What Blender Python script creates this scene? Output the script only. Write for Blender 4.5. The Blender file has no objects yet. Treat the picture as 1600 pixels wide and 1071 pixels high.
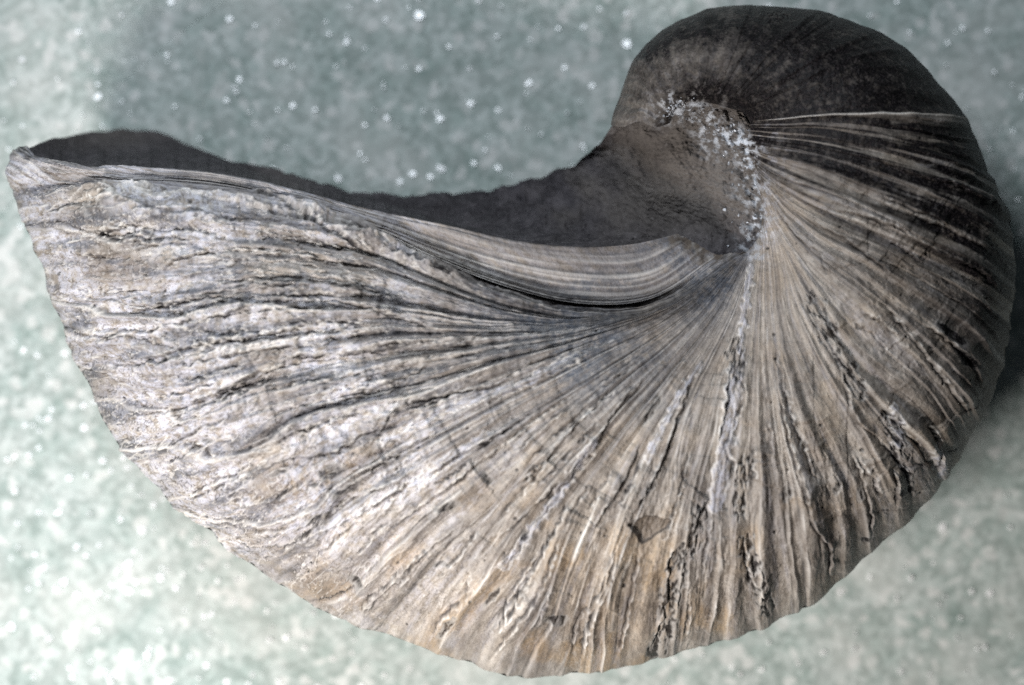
import bpy, math
import numpy as np

# ------------------------------------------------------------------ scale
# 1 builder unit = 0.1 mm ; the shell is about 16 cm long and lies on its side.
S = 1e-4
LENS = 200.0
D = 0.16 * LENS / 36.0                      # camera height above the shell's median plane
rng = np.random.RandomState(7)

# ------------------------------------------------------------------ camera, world, lamps, exposure
scn = bpy.context.scene
col = scn.collection
cam_d = bpy.data.cameras.new("camera")
cam = bpy.data.objects.new("camera", cam_d)
col.objects.link(cam)
cam.location = (0, 0, D)
cam.rotation_euler = (0, 0, 0)
cam_d.lens = LENS
cam_d.sensor_width = 36.0
cam_d.clip_start = 0.01
cam_d.clip_end = 20.0
cam_d.dof.use_dof = True
cam_d.dof.focus_distance = D - 105 * S
cam_d.dof.aperture_fstop = 8.5
scn.camera = cam

w = bpy.data.worlds.new("World")
scn.world = w
w.use_nodes = True
w.node_tree.nodes["Background"].inputs[0].default_value = (0.62, 0.74, 0.86, 1)
w.node_tree.nodes["Background"].inputs[1].default_value = 0.04

def area(name, loc, target, size, power, color):
    l = bpy.data.lights.new(name, 'AREA')
    l.shape = 'DISK'
    l.size = size
    l.energy = power
    l.color = color
    o = bpy.data.objects.new(name, l)
    col.objects.link(o)
    o.location = loc
    from mathutils import Vector
    o.rotation_euler = (Vector(target) - Vector(loc)).to_track_quat('-Z', 'Y').to_euler()
    return o

def spot(name, loc, target, radius, power, color, cone, blend):
    l = bpy.data.lights.new(name, 'SPOT')
    l.shadow_soft_size = radius; l.energy = power; l.color = color
    l.spot_size = math.radians(cone); l.spot_blend = blend
    o = bpy.data.objects.new(name, l)
    col.objects.link(o)
    from mathutils import Vector
    o.location = loc
    o.rotation_euler = (Vector(target) - Vector(loc)).to_track_quat('-Z', 'Y').to_euler()
    return o
spot("key_lamp", (-0.195, -0.215, 0.285), (-0.032, -0.066, -0.02), 0.070, 13.0, (1.0, 0.97, 0.94), 47, 1.0)
area("cool_lamp", (-0.15, 0.26, 0.36), (-0.01, 0.0, 0.0), 0.18, 1.8, (0.84, 0.92, 1.0))

scn.view_settings.view_transform = 'Standard'
scn.view_settings.look = 'None'
scn.view_settings.exposure = 0.0
scn.view_settings.gamma = 1.0
scn.cycles.use_denoising = False
scn.cycles.sampling_pattern = 'TABULATED_SOBOL'
scn.cycles.max_bounces = 5

# ------------------------------------------------------------------ numeric helpers
def _hash(ix, iy, seed):
    h = (ix.astype(np.int64) * 374761393 + iy.astype(np.int64) * 668265263 + seed * 1274126177) & 0xFFFFFFFF
    h = ((h ^ (h >> 13)) * 1103515245) & 0xFFFFFFFF
    h = ((h ^ (h >> 15)) * 2246822519) & 0xFFFFFFFF
    return ((h ^ (h >> 16)) & 0xFFFFFF)

_ANG = np.arange(256) * (2 * np.pi / 256)
_GX = np.cos(_ANG).astype(np.float32); _GY = np.sin(_ANG).astype(np.float32)

def noise(x, y, seed=0):
    x = np.asarray(x, dtype=np.float32); y = np.asarray(y, dtype=np.float32)
    x, y = np.broadcast_arrays(x, y)
    xi = np.floor(x); yi = np.floor(y)
    fx = x - xi; fy = y - yi
    xi = xi.astype(np.int64); yi = yi.astype(np.int64)
    u = fx * fx * fx * (fx * (fx * 6 - 15) + 10)
    v = fy * fy * fy * (fy * (fy * 6 - 15) + 10)
    def g(a, b, dx, dy):
        k = _hash(a, b, seed) & 255
        return _GX[k] * dx + _GY[k] * dy
    n00 = g(xi, yi, fx, fy); n10 = g(xi + 1, yi, fx - 1, fy)
    n01 = g(xi, yi + 1, fx, fy - 1); n11 = g(xi + 1, yi + 1, fx - 1, fy - 1)
    a = n00 + (n10 - n00) * u
    b = n01 + (n11 - n01) * u
    return (a + (b - a) * v) * 1.5

def fbm(x, y, oc=4, seed=0, gain=0.5):
    s = 0; a = 1.0
    for i in range(oc):
        s = s + a * noise(x * 2 ** i, y * 2 ** i, seed + 17 * i)
        a *= gain
    return s

def sstep(a, b, x):
    t = np.clip((x - a) / (b - a), 0, 1)
    return t * t * (3 - 2 * t)

def hermite(tk, P, t):
    """monotone-safe cubic interpolation of P (K x ...) given at tk, at t"""
    tk = np.asarray(tk, float); P = np.asarray(P, float)
    K = len(tk)
    d = (P[1:] - P[:-1]) / (tk[1:] - tk[:-1]).reshape((-1,) + (1,) * (P.ndim - 1))
    m = np.zeros_like(P)
    h = (tk[1:] - tk[:-1]).reshape((-1,) + (1,) * (P.ndim - 1))
    m[1:-1] = (d[:-1] * h[1:] + d[1:] * h[:-1]) / (h[1:] + h[:-1])
    m[0] = d[0]; m[-1] = d[-1]
    i = np.clip(np.searchsorted(tk, t, side='right') - 1, 0, K - 2)
    sh = (-1,) + (1,) * (P.ndim - 1)
    hh = (tk[i + 1] - tk[i])
    u = ((t - tk[i]) / hh).reshape(sh); hh = hh.reshape(sh)
    u2 = u * u; u3 = u2 * u
    return (2 * u3 - 3 * u2 + 1) * P[i] + (u3 - 2 * u2 + u) * hh * m[i] + (-2 * u3 + 3 * u2) * P[i + 1] + (u3 - u2) * hh * m[i + 1]

def resample(pts, n, smooth=True):
    p = np.array(pts, float)
    L = np.r_[0, np.cumsum(np.hypot(*(p[1:] - p[:-1]).T[:2]))]
    if smooth:
        tt = np.linspace(0, L[-1], max(400, n))
        q = hermite(L, p, tt)
        L = np.r_[0, np.cumsum(np.hypot(*(q[1:] - q[:-1]).T[:2]))]
        p = q
    t = np.linspace(0, L[-1], n)
    return np.stack([np.interp(t, L, p[:, k]) for k in range(p.shape[1])], 1)

def world(u, v, z):
    f = (D - z * S) / D
    return np.stack([(u - 800.0) * S * f, -(v - 535.5) * S * f, z * S + 0 * u], -1)

# ------------------------------------------------------------------ mesh helpers
def grid_faces(n, m, flip=False):
    i = np.arange(n - 1)[:, None] * m + np.arange(m - 1)[None, :]
    q = np.stack([i, i + 1, i + m + 1, i + m], -1).reshape(-1, 4)
    return q[:, ::-1] if flip else q

def mesh_obj(name, co, quads, mat, parent=None, attrs=None, vecs=None, smooth=True, tris=False):
    k = 3 if tris else 4
    me = bpy.data.meshes.new(name)
    co = np.ascontiguousarray(co, dtype=np.float32).reshape(-1, 3)
    quads = np.ascontiguousarray(quads, dtype=np.int32)
    me.vertices.add(len(co)); me.vertices.foreach_set("co", co.ravel())
    me.loops.add(quads.size); me.loops.foreach_set("vertex_index", quads.ravel())
    me.polygons.add(len(quads))
    me.polygons.foreach_set("loop_start", np.arange(0, quads.size, k, dtype=np.int32))
    me.polygons.foreach_set("loop_total", np.full(len(quads), k, dtype=np.int32))
    me.update(calc_edges=True)
    me.polygons.foreach_set("use_smooth", np.full(len(quads), smooth, dtype=bool))
    for an, av in (attrs or {}).items():
        a = me.attributes.new(an, 'FLOAT', 'POINT')
        a.data.foreach_set("value", np.ascontiguousarray(av, dtype=np.float32).ravel())
    for an, av in (vecs or {}).items():
        a = me.attributes.new(an, 'FLOAT_VECTOR', 'POINT')
        a.data.foreach_set("vector", np.ascontiguousarray(av, dtype=np.float32).ravel())
    me.materials.append(mat)
    o = bpy.data.objects.new(name, me)
    col.objects.link(o)
    o.parent = parent
    return o

class NT:
    """tiny node helper"""
    def __init__(self, name):
        self.m = bpy.data.materials.new(name); self.m.use_nodes = True
        self.t = self.m.node_tree; self.b = self.t.nodes["Principled BSDF"]
    def n(self, typ, **kw):
        nd = self.t.nodes.new(typ)
        for k, v in kw.items(): setattr(nd, k, v)
        return nd
    def put(self, sock, v):
        if v is None: return
        if isinstance(v, bpy.types.NodeSocket): self.t.links.new(v, sock)
        elif isinstance(v, tuple) and len(v) == 3 and sock.type == 'RGBA': sock.default_value = (*v, 1)
        else: sock.default_value = v
    def attr(self, name, vec=False):
        nd = self.n('ShaderNodeAttribute', attribute_name=name)
        return nd.outputs['Vector'] if vec else nd.outputs['Fac']
    def mix(self, f, a, b, mode='MIX'):
        nd = self.n('ShaderNodeMix', data_type='RGBA', blend_type=mode)
        self.put(nd.inputs[0], f); self.put(nd.inputs[6], a); self.put(nd.inputs[7], b)
        return nd.outputs[2]
    def math(self, op, a, b=0.0, clamp=False):
        nd = self.n('ShaderNodeMath', operation=op, use_clamp=clamp)
        self.put(nd.inputs[0], a); self.put(nd.inputs[1], b)
        return nd.outputs[0]
    def rng(self, v, a, b, c=0.0, d=1.0):
        nd = self.n('ShaderNodeMapRange', interpolation_type='SMOOTHSTEP')
        self.put(nd.inputs[0], v); nd.inputs[1].default_value = a; nd.inputs[2].default_value = b
        nd.inputs[3].default_value = c; nd.inputs[4].default_value = d
        return nd.outputs[0]
    def scale(self, v, s):
        nd = self.n('ShaderNodeMapping'); self.put(nd.inputs[0], v); nd.inputs[3].default_value = s
        return nd.outputs[0]
    def noise(self, v, sc, detail=4, rough=0.55, dist=0.0):
        nd = self.n('ShaderNodeTexNoise'); self.put(nd.inputs['Vector'], v)
        nd.inputs['Scale'].default_value = sc; nd.inputs['Detail'].default_value = detail
        nd.inputs['Roughness'].default_value = rough; nd.inputs['Distortion'].default_value = dist
        return nd.outputs[0]
    def voro(self, v, sc, feature='F1', out='Distance'):
        nd = self.n('ShaderNodeTexVoronoi', feature=feature); self.put(nd.inputs['Vector'], v)
        nd.inputs['Scale'].default_value = sc
        return nd.outputs[out]
    def bump(self, h, strength, dist, normal=None):
        nd = self.n('ShaderNodeBump'); self.put(nd.inputs['Height'], h)
        nd.inputs['Strength'].default_value = strength; nd.inputs['Distance'].default_value = dist
        if normal is not None: self.put(nd.inputs['Normal'], normal)
        return nd.outputs[0]

# ------------------------------------------------------------------ materials
def shell_material():
    k = NT("weathered_shell"); b = k.b
    pos = k.n('ShaderNodeTexCoord').outputs['Object']
    gs = k.attr("growth", True)                       # (across growth lines, along them, 0)
    cav = k.attr("cavity"); rim = k.attr("rim"); stain = k.attr("stain")
    slate = k.attr("slate"); chalk_highlight = k.attr("chalk_highlight"); ochre = k.attr("ochre"); tint = k.attr("tint"); plain = k.attr("plain"); mudm = k.attr("mudmix"); fr = k.attr("frost")
    fine = k.noise(k.scale(gs, (0.11, .8, 1)), 1.0, 6, 0.62)      # streaks along the growth lines
    thin = k.noise(k.scale(gs, (0.55, 2.2, 1)), 1.0, 3, 0.6)
    speck = k.noise(pos, 3300, 3, 0.7)
    blot = k.noise(pos, 260, 5, 0.62)
    fine = k.math('ADD', k.math('MULTIPLY', fine, k.math('SUBTRACT', 1.0, plain)), k.math('MULTIPLY', k.noise(pos, 1300, 6, .7), plain))
    thin = k.math('ADD', k.math('MULTIPLY', thin, k.math('SUBTRACT', 1.0, plain)), k.math('MULTIPLY', k.noise(pos, 600, 4, .7), plain))
    base = k.mix(k.rng(fine, .32, .70), (0.215, 0.183, 0.155), (0.465, 0.418, 0.37))
    base = k.mix(k.rng(blot, .42, .68, 0, .55), base, (0.31, 0.262, 0.215))
    base = k.mix(k.math('MULTIPLY', ochre, k.rng(fine, .3, .7, .25, .8)), base, (0.40, 0.275, 0.15))
    base = k.mix(k.math('MULTIPLY', chalk_highlight, k.rng(k.noise(k.scale(gs, (.08, 1.2, 1)), 1, 5, .7), .36, .62)), base, (0.60, 0.60, 0.665))  # chalk deposit and the left flank's cool highlights share this pale blue
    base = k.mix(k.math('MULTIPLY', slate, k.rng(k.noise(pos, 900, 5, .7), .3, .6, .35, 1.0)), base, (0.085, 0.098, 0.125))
    base = k.mix(k.rng(thin, .58, .74, 0, .4), base, (0.10, 0.082, 0.066))
    base = k.mix(k.rng(speck, .30, .47, .5, 0), base, (0.07, 0.058, 0.05))
    base = k.mix(k.rng(speck, .60, .78, 0, .4), base, (0.66, 0.63, 0.62))
    base = k.mix(cav, base, (0.018, 0.015, 0.016))  # groove dirt, with relief shade added to the colour
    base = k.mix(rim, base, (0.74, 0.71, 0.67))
    base = k.mix(mudm, base, k.mix(k.rng(blot, .4, .6), (0.10, 0.082, 0.068), (0.21, 0.175, 0.145)))
    base = k.mix(fr, base, (0.52, 0.54, 0.58))
    sn = k.math('ADD', k.math('MULTIPLY', stain, k.math('SUBTRACT', 1.0, fr)), k.math('MULTIPLY', k.math('SUBTRACT', k.noise(pos, 700, 6, .72), .5), k.math('MULTIPLY', stain, 1.1)), clamp=True)
    base = k.mix(sn, base, k.mix(k.rng(speck, .5, .72), (0.004, 0.003, 0.0035), (0.048, 0.038, 0.040)))
    k.put(b.inputs['Base Color'], k.mix(1.0, base, k.mix(tint, (0.60, 0.58, 0.585), (1.14, 1.12, 1.10)), 'MULTIPLY'))
    k.put(b.inputs['Roughness'], k.rng(speck, .3, .7, .42, .72))
    k.put(b.inputs['Specular IOR Level'], k.rng(sn, 0, .8, .45, .18))
    h = k.math('ADD', k.math('MULTIPLY', fine, 1.0), k.math('MULTIPLY', speck, 0.5))
    n1 = k.bump(h, 0.8, 0.00020)
    k.put(b.inputs['Normal'], k.bump(k.noise(pos, 7000, 2, .6), 0.3, 0.00005, n1))
    return k.m

def matrix_material():
    k = NT("hardened_mud"); b = k.b
    pos = k.n('ShaderNodeTexCoord').outputs['Object']
    warm = k.attr("warm")
    a = k.noise(pos, 520, 6, .7); s = k.noise(pos, 2600, 4, .7)
    c = k.mix(k.rng(a, .30, .72), (0.020, 0.018, 0.022), (0.095, 0.085, 0.092))
    c = k.mix(k.rng(k.noise(pos, 150, 3, .5), .36, .62, 0, .6), c, (0.022, 0.019, 0.022))
    c = k.mix(k.math('MULTIPLY', warm, k.rng(a, .3, .6, .6, 1)), c, (0.130, 0.113, 0.100))
    c = k.mix(k.rng(s, .58, .74, 0, .55), c, (0.34, 0.32, 0.32))
    c = k.mix(k.rng(s, .28, .44, .7, 0), c, (0.012, 0.010, 0.011))
    c = k.mix(k.attr('crust'), c, (0.52, 0.54, 0.58))
    k.put(b.inputs['Base Color'], c)
    b.inputs['Roughness'].default_value = 0.75
    b.inputs['Specular IOR Level'].default_value = 0.3
    k.put(b.inputs['Normal'], k.bump(s, .7, .0003))
    return k.m

def crystal_material():
    k = NT("calcite_crust"); b = k.b
    sh = k.attr("shade")
    k.put(b.inputs['Base Color'], k.mix(sh, (0.14, 0.14, 0.15), (0.66, 0.68, 0.73)))
    b.inputs['Roughness'].default_value = 0.28
    return k.m

def ground_material():
    k = NT("gritty_backing"); b = k.b
    pos = k.n('ShaderNodeTexCoord').outputs['Object']
    a = k.noise(pos, 230, 6, .6); c2 = k.noise(pos, 60, 3, .5)
    c = k.mix(k.rng(a, .30, .70), (0.255, 0.31, 0.286), (0.39, 0.425, 0.405))
    g1 = k.n('ShaderNodeSeparateColor'); k.put(g1.inputs[0], k.voro(pos, 1000, out='Color'))
    c = k.mix(k.rng(g1.outputs[0], .0, 1.0), k.mix(1.0, c, (0.78, 0.80, 0.79), 'MULTIPLY'), k.mix(1.0, c, (1.24, 1.22, 1.23), 'MULTIPLY'))
    g2 = k.n('ShaderNodeSeparateColor'); k.put(g2.inputs[0], k.voro(pos, 620, out='Color'))
    c = k.mix(k.rng(g2.outputs[1], .80, .95, 0, .42), c, (0.74, 0.72, 0.70))
    c = k.mix(k.rng(g2.outputs[2], .80, .95, 0, .28), c, (0.20, 0.27, 0.245))
    c = k.mix(k.rng(c2, .45, .7, 0, .35), c, (0.58, 0.57, 0.54))
    k.put(b.inputs['Base Color'], c)
    b.inputs['Roughness'].default_value = 0.6
    k.put(b.inputs['Normal'], k.bump(k.noise(pos, 900, 4, .6), .4, .0002))
    return k.m

def glint_material():
    k = NT("white_glitter"); b = k.b
    b.inputs['Base Color'].default_value = (0.95, 0.95, 0.95, 1)
    b.inputs['Metallic'].default_value = 0.35
    b.inputs['Roughness'].default_value = 0.56
    return k.m

M_SHELL = shell_material(); M_MUD = matrix_material(); M_CRY = crystal_material()
M_GROUND = ground_material(); M_GLINT = glint_material()

# ------------------------------------------------------------------ the shell's growth lines
OUT = [(956,196),(962,172),(972,140),(985,105),(1005,75),(1040,45),(1080,25),(1120,12),(1160,9),(1200,10),(1250,14),(1300,24),
 (1350,42),(1400,66),(1440,100),(1470,135),(1500,172),(1517,205),(1534,250),(1552,290),(1570,330),(1581,380),(1584,430),(1580,480),
 (1573,530),(1562,580),(1540,635),(1512,685),(1488,728),(1462,765),(1435,797),(1408,822),(1370,852),(1330,890),(1290,925),(1250,950),
 (1200,975),(1150,992),(1100,1005),(1060,1017),(1000,1036),(950,1043),(900,1050),(830,1056),(780,1048),(740,1035),(700,1025),
 (665,1012),(620,995),(570,978),(520,955),(480,938),(440,910),(400,885),(362,860),(330,828),(295,808),(260,775),(225,735),(190,695),
 (165,655),(145,610),(125,565),(105,520),(85,470),(70,425),(55,385),(38,345),(28,310),(18,285),(14,262),(22,245),(45,232)]
# each: (points from umbilicus to periphery), z at umbilicus, greatest z, where, fullness
KEYS = [
 ([(1046,192),(1024,199),(1000,190),(978,200),(956,196)],                                        120,125,.25,2.2),
 ([(1054,172),(1028,140),(1000,108),(985,105)],                                       128,138,.25,2.2),
 ([(1068,160),(1062,120),(1050,80),(1044,43)],                                        135,152,.3,2.2),
 ([(1095,160),(1110,110),(1122,60),(1135,10)],                                        140,170,.35,2.2),
 ([(1125,166),(1165,110),(1205,60),(1250,14)],                                        142,185,.38,2.2),
 ([(1150,172),(1220,130),(1300,85),(1380,56)],                                        142,195,.38,2.2),
 ([(1165,180),(1260,152),(1370,125),(1470,135)],                                      140,200,.38,2.2),
 ([(1172,190),(1290,180),(1410,181),(1508,187)],                                      136,205,.38,2.2),
 ([(1172,205),(1290,215),(1410,240),(1500,270),(1555,298)],                           130,208,.4,2.2),
 ([(1168,228),(1250,245),(1382,290),(1514,345),(1582,395)],                           122,212,.4,2.3),
 ([(1174,255),(1233,298),(1295,333),(1426,390),(1520,440),(1580,480)],                118,216,.4,2.3),
 ([(1180,275),(1222,335),(1277,395),(1337,437),(1412,500),(1482,566),(1536,640)],     116,220,.4,2.4),
 ([(1186,295),(1230,400),(1262,467),(1300,531),(1337,580),(1395,645),(1445,708),(1472,752)], 114,224,.42,2.4),
 ([(1190,310),(1225,400),(1242,475),(1272,550),(1311,625),(1360,700),(1400,770),(1418,812)], 112,228,.45,2.4),
 ([(1192,325),(1202,400),(1211,512),(1232,625),(1262,737),(1290,850),(1300,918)],     110,230,.48,2.4),
 ([(1192,340),(1188,450),(1181,600),(1172,750),(1178,880),(1184,981)],                110,232,.5,2.4),
 ([(1190,352),(1163,480),(1126,580),(1092,700),(1060,850),(1036,960),(1028,1027)],    110,234,.5,2.5),
 ([(1187,362),(1140,480),(1070,600),(1000,720),(945,850),(905,960),(885,1052)],       110,234,.5,2.5),
 ([(1184,370),(1115,485),(1025,590),(932,689),(850,782),(785,890),(725,965),(690,1022)], 110,234,.5,2.6),
 ([(1182,376),(1095,485),(970,590),(850,680),(755,775),(665,860),(600,930),(562,974)],110,234,.52,2.8),
 ([(1180,380),(1075,482),(930,568),(790,645),(655,725),(550,800),(475,865),(425,902)],110,232,.52,3.2),
 ([(1178,383),(1060,478),(905,545),(750,605),(610,660),(480,715),(385,770),(325,800),(290,803)], 110,230,.52,3.6),
 ([(1176,386),(1050,477),(900,526),(740,555),(600,582),(480,610),(380,643),(300,672),(235,700),(200,710)], 110,226,.5,4),
 ([(1172,389),(1040,478),(900,516),(750,527),(620,533),(500,549),(380,575),(285,600),(200,608),(148,616)], 110,220,.5,4),
 ([(1168,391),(1025,481),(900,508),(760,508),(640,492),(520,482),(400,488),(280,503),(180,508),(106,522)], 108,212,.5,4),
 ([(1163,393),(1012,484),(900,500),(800,490),(680,455),(560,420),(440,402),(300,402),(170,407),(64,410)], 106,202,.5,3.6),
 ([(1156,395),(1003,487),(900,491),(800,472),(700,434),(600,388),(500,347),(350,322),(180,308),(34,335)], 104,190,.5,3.2),
 ([(1142,397),(1003,478),(890,480),(790,456),(685,414),(585,364),(480,322),(350,296),(180,286),(22,296)], 96,160,.5,3.0),
 ([(1118,398),(1015,462),(900,468),(790,442),(680,400),(575,352),(472,314),(350,286),(180,274),(15,268)], 96,158,.5,3.0),
 ([(1085,380),(1015,424),(900,428),(790,408),(680,374),(570,338),(468,308),(350,281),(180,268),(22,246)], 100,162,.5,2.8),
 ([(1058,366),(1005,380),(900,388),(800,377),(690,352),(570,327),(468,300),(350,275),(180,264),(95,262),(58,252),(45,234)], 98,160,.5,2.6),
]
NB = 96
K = len(KEYS)
curves = np.array([resample(k[0], NB) for k in KEYS])                 # K,NB,2
dmid = np.hypot(*(curves[1:, int(NB * .6)] - curves[:-1, int(NB * .6)]).T)
dend = np.hypot(*(curves[1:, -1] - curves[:-1, -1]).T)
TK = np.r_[0, np.cumsum(0.5 * dmid + 0.5 * dend + 4)]
par = np.array([k[1:] for k in KEYS], float)
outl = resample(OUT, 6000)
oL = np.linspace(0, 1, 6000)
okey = np.array([oL[np.argmin(np.hypot(outl[:, 0] - c[-1, 0], outl[:, 1] - c[-1, 1]))] for c in curves])
okey[0] = 0; okey[-1] = 1

def base_surface(t, s):
    """t (n,), s (m,) -> u,v,z arrays (n,m) of the unornamented flank"""
    C = hermite(TK, curves, t)                                        # n,NB,2
    e = np.clip(np.interp(t, TK, okey) if False else hermite(TK, okey, t), 0, 1)
    ex = np.interp(e, oL, outl[:, 0]); ey = np.interp(e, oL, outl[:, 1])
    sb = np.linspace(0, 1, NB)
    d = np.stack([ex - C[:, -1, 0], ey - C[:, -1, 1]], 1)
    C = C + d[:, None, :] * (sb ** 3)[None, :, None]
    idx = s * (NB - 1); i0 = np.clip(idx.astype(int), 0, NB - 2); f = idx - i0
    im = np.clip(i0 - 1, 0, NB - 1); ip = np.clip(i0 + 2, 0, NB - 1)
    f = f[None, :, None]
    p0, p1, p2, p3 = C[:, im], C[:, i0], C[:, i0 + 1], C[:, ip]
    P = 0.5 * (2 * p1 + (p2 - p0) * f + (2 * p0 - 5 * p1 + 4 * p2 - p3) * f ** 2 + (3 * p1 - p0 - 3 * p2 + p3) * f ** 3)
    pr = hermite(TK, par, t)
    zu, zm, sm, p = [pr[:, i][:, None] for i in range(4)]
    ss = s[None, :]
    up = zu + (zm - zu) * np.sin(np.clip(ss / sm, 0, 1) * np.pi / 2) ** 0.9
    q = np.clip((ss - sm) / (1 - sm), 0, 1)
    dn = zm * (1 - q ** p) ** (1 / 1.9)
    z = np.where(ss < sm, up, dn)
    return P[..., 0], P[..., 1], z

NT_, NS_ = 2050, 470
tt = np.linspace(0, TK[-1], NT_)
th = np.linspace(0, 1, NS_)
ss = 0.55 * th + 0.45 * np.sin(th * np.pi / 2)                         # denser towards the periphery
U, V, Z = base_surface(tt, ss)
U0, V0 = U.copy(), V.copy()
T2 = np.repeat(tt[:, None], NS_, 1)
# distance along each growth line in builder units
A2 = np.concatenate([np.zeros((NT_, 1)), np.cumsum(np.hypot(np.diff(U, axis=1), np.diff(V, axis=1)), 1)], 1)
P3 = np.stack([U, V, Z], -1)
dt = np.gradient(P3, axis=0); ds = np.gradient(P3, axis=1)
N = np.cross(dt, ds); N /= np.linalg.norm(N, axis=-1, keepdims=True) + 1e-9
sgn = np.sign(N[NT_ // 2, NS_ // 3, 2]); N *= sgn
# how far apart neighbouring growth lines lie here, 1 = as at the periphery
sp = np.linalg.norm(dt - (dt * ds).sum(-1, keepdims=True) / ((ds * ds).sum(-1, keepdims=True) + 1e-9) * ds, axis=-1) / (tt[1] - tt[0])
spread = np.clip(sp, 0, 1.25)

def T_at(u, v):                                                       # growth coordinate of a point of the flank
    k = np.argmin((U0 - u) ** 2 + (V0 - v) ** 2)
    return T2.flat[k], A2.flat[k]

tA = TK[8]; tGroove = TK[27]; tLip0 = TK[28]; tLeft = TK[21]
left = sstep(1000, 420, U0) * sstep(TK[18], TK[21], T2)               # flaky, deeply weathered part
dome = 1 - sstep(TK[6], TK[8] + 20, T2 + 25 * noise(U0 / 40, V0 / 40, 78))
right = sstep(TK[7], TK[10], T2) * (1 - sstep(TK[14], TK[17], T2))
lip = sstep(TK[26], TK[27] + 4, T2) * sstep(110, 300, U0 + 30 * noise(U0 / 40, V0 / 12, 77))

# wander of the lamella edges
wl = 16 * fbm(T2 / 120, A2 / 260, 2, 3) * (1 + .7 * left)
wr = fbm(T2 / 30 + 5, A2 / 90, 3, 9) * (3.0 + 6.0 * left) + noise(T2 / 6, A2 / 20, 12) * (.9 + .9 * left)
keel = np.clip((ss[None, :] - .84) / .16, 0, 1) * sstep(TK[18], TK[21], T2) * (1 - lip)
X = T2 - 70 * keel ** 1.3 + (wl + wr) * (1 - .82 * lip) * np.clip(spread * 1.3, .12, 1)

def breaks(mean, var, seed):
    r = np.random.RandomState(seed)
    g = mean * (1 - var + 2 * var * r.rand(int(TK[-1] / mean * 2.5) + 20))
    return -120 + np.cumsum(g), r

def lamella(X, mean, var, seed, keep=1.0, rimw=2.2, edge=.12, along=240.):
    """overlapping growth lamellae: slow rise, sharp edge. returns height 0..1, rim mask, groove mask"""
    br, r = breaks(mean, var, seed)
    i = np.clip(np.searchsorted(br, X) - 1, 0, len(br) - 2)
    g = br[i + 1] - br[i]
    u = (X - br[i]) / g
    amp = (.35 + .65 * r.rand(len(br)))[i]
    mod = sstep(-.32, .25, noise(A2 / along + i * 7.31, i * 3.17 + .5, seed + 5) + (keep - 1))
    a = amp * mod
    h = np.where(u < 1 - edge, (u / (1 - edge)) ** 1.4, (1 - u) / edge) * a
    dist = (1 - edge - u) * g
    rim_ = np.exp(-(dist / rimw) ** 2) * a
    grv = np.exp(-(np.minimum(1 - u, u) * g / (rimw * .8)) ** 2) * a
    return h, rim_, grv

tip = sstep(0, 40, A2)
h1, r1, g1 = lamella(X, 46, .65, 11, 1.05, 2.3, .10, 330)
h2, r2, g2 = lamella(X + 3 * noise(T2 / 14, A2 / 60, 33), 21, .7, 12, .70, 1.6, .16, 170)
h3, r3, g3 = lamella(X, 8, .6, 13, .62, 1.1, .3, 120)
h0, r0, g0 = lamella(X, 88, .5, 19, 1.3, 3.2, .07, 600)
ribs = np.sin((X + 14 * noise(T2 / 90, A2 / 500, 41)) * 2 * np.pi / 44) * (.5 + .5 * noise(T2 / 150, A2 / 300, 42))
# peeled layers: terraces of a noise that is drawn out along the growth lines
nz = fbm(T2 / 38 + .35 * noise(T2 / 9, A2 / 16, 51), A2 / 170 + .12 * noise(T2 / 8, A2 / 12, 52), 4, 50, .42)
lv = nz * 2.4 + .5
fl = np.floor(lv); fr = lv - fl
terr = fl + sstep(.0, .10, fr)
tr = np.exp(-((fr - .12) / .05) ** 2); tg = np.exp(-((fr - .99) / .06) ** 2) + np.exp(-((fr + .0) / .04) ** 2)
nz2 = fbm(T2 / 60 + 9, A2 / 300, 4, 60, .5); lv2 = nz2 * 3.0 + .3; f2 = lv2 - np.floor(lv2)
terr2 = np.floor(lv2) + sstep(0, .06, f2)
tr2 = np.exp(-((f2 - .07) / .028) ** 2)
flaky = np.clip(.16 + .95 * left + .18 * sstep(-.1, .35, noise(T2 / 160, A2 / 200, 66)), 0, 1) * (1 - dome) * (1 - lip)

amp = np.clip(spread, .08, 1.1) * (1 - .66 * dome) * tip * (1 - .55 * keel)
H = amp * (h0 * (10 * left + 9) + h1 * (11 + 3.0 * left) + h2 * (2.8 + 1.6 * left) * (1 - .3 * lip) + h3 * .7 * (1 - .6 * left) + ribs * (5.0 + 1.5 * right) * (1 - lip))
H += flaky * np.clip(spread * 1.4, .1, 1) * (terr * 3.2 + terr2 * 4.2)
# rough crust and small-scale grain
H += (fbm(U0 / 9, V0 / 9, 4, 70, .6) * (.45 + .35 * left + .2 * dome)) * tip
H += fbm(U0 / 60, V0 / 60, 3, 75) * 3.0 * (1 - lip)
# lip laminae: parallel stacked sheets
lam = lip * np.clip(spread * 2.2, 0.15, 1)
lw = T2 + 1.2 * noise(T2 / 14, A2 / 160, 81)
hl, rl, gl = lamella(lw, 5.2, .55, 15, 1.3, 1.3, .3, 400)
hl2, rl2, gl2 = lamella(lw, 13, .6, 16, 1.2, 1.2, .22, 500)
H += lam * (hl * 2.6 + hl2 * 4.6)
# groove between flank and lip band
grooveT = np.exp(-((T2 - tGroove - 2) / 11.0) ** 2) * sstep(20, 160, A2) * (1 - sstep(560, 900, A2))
H -= grooveT * 16
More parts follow.
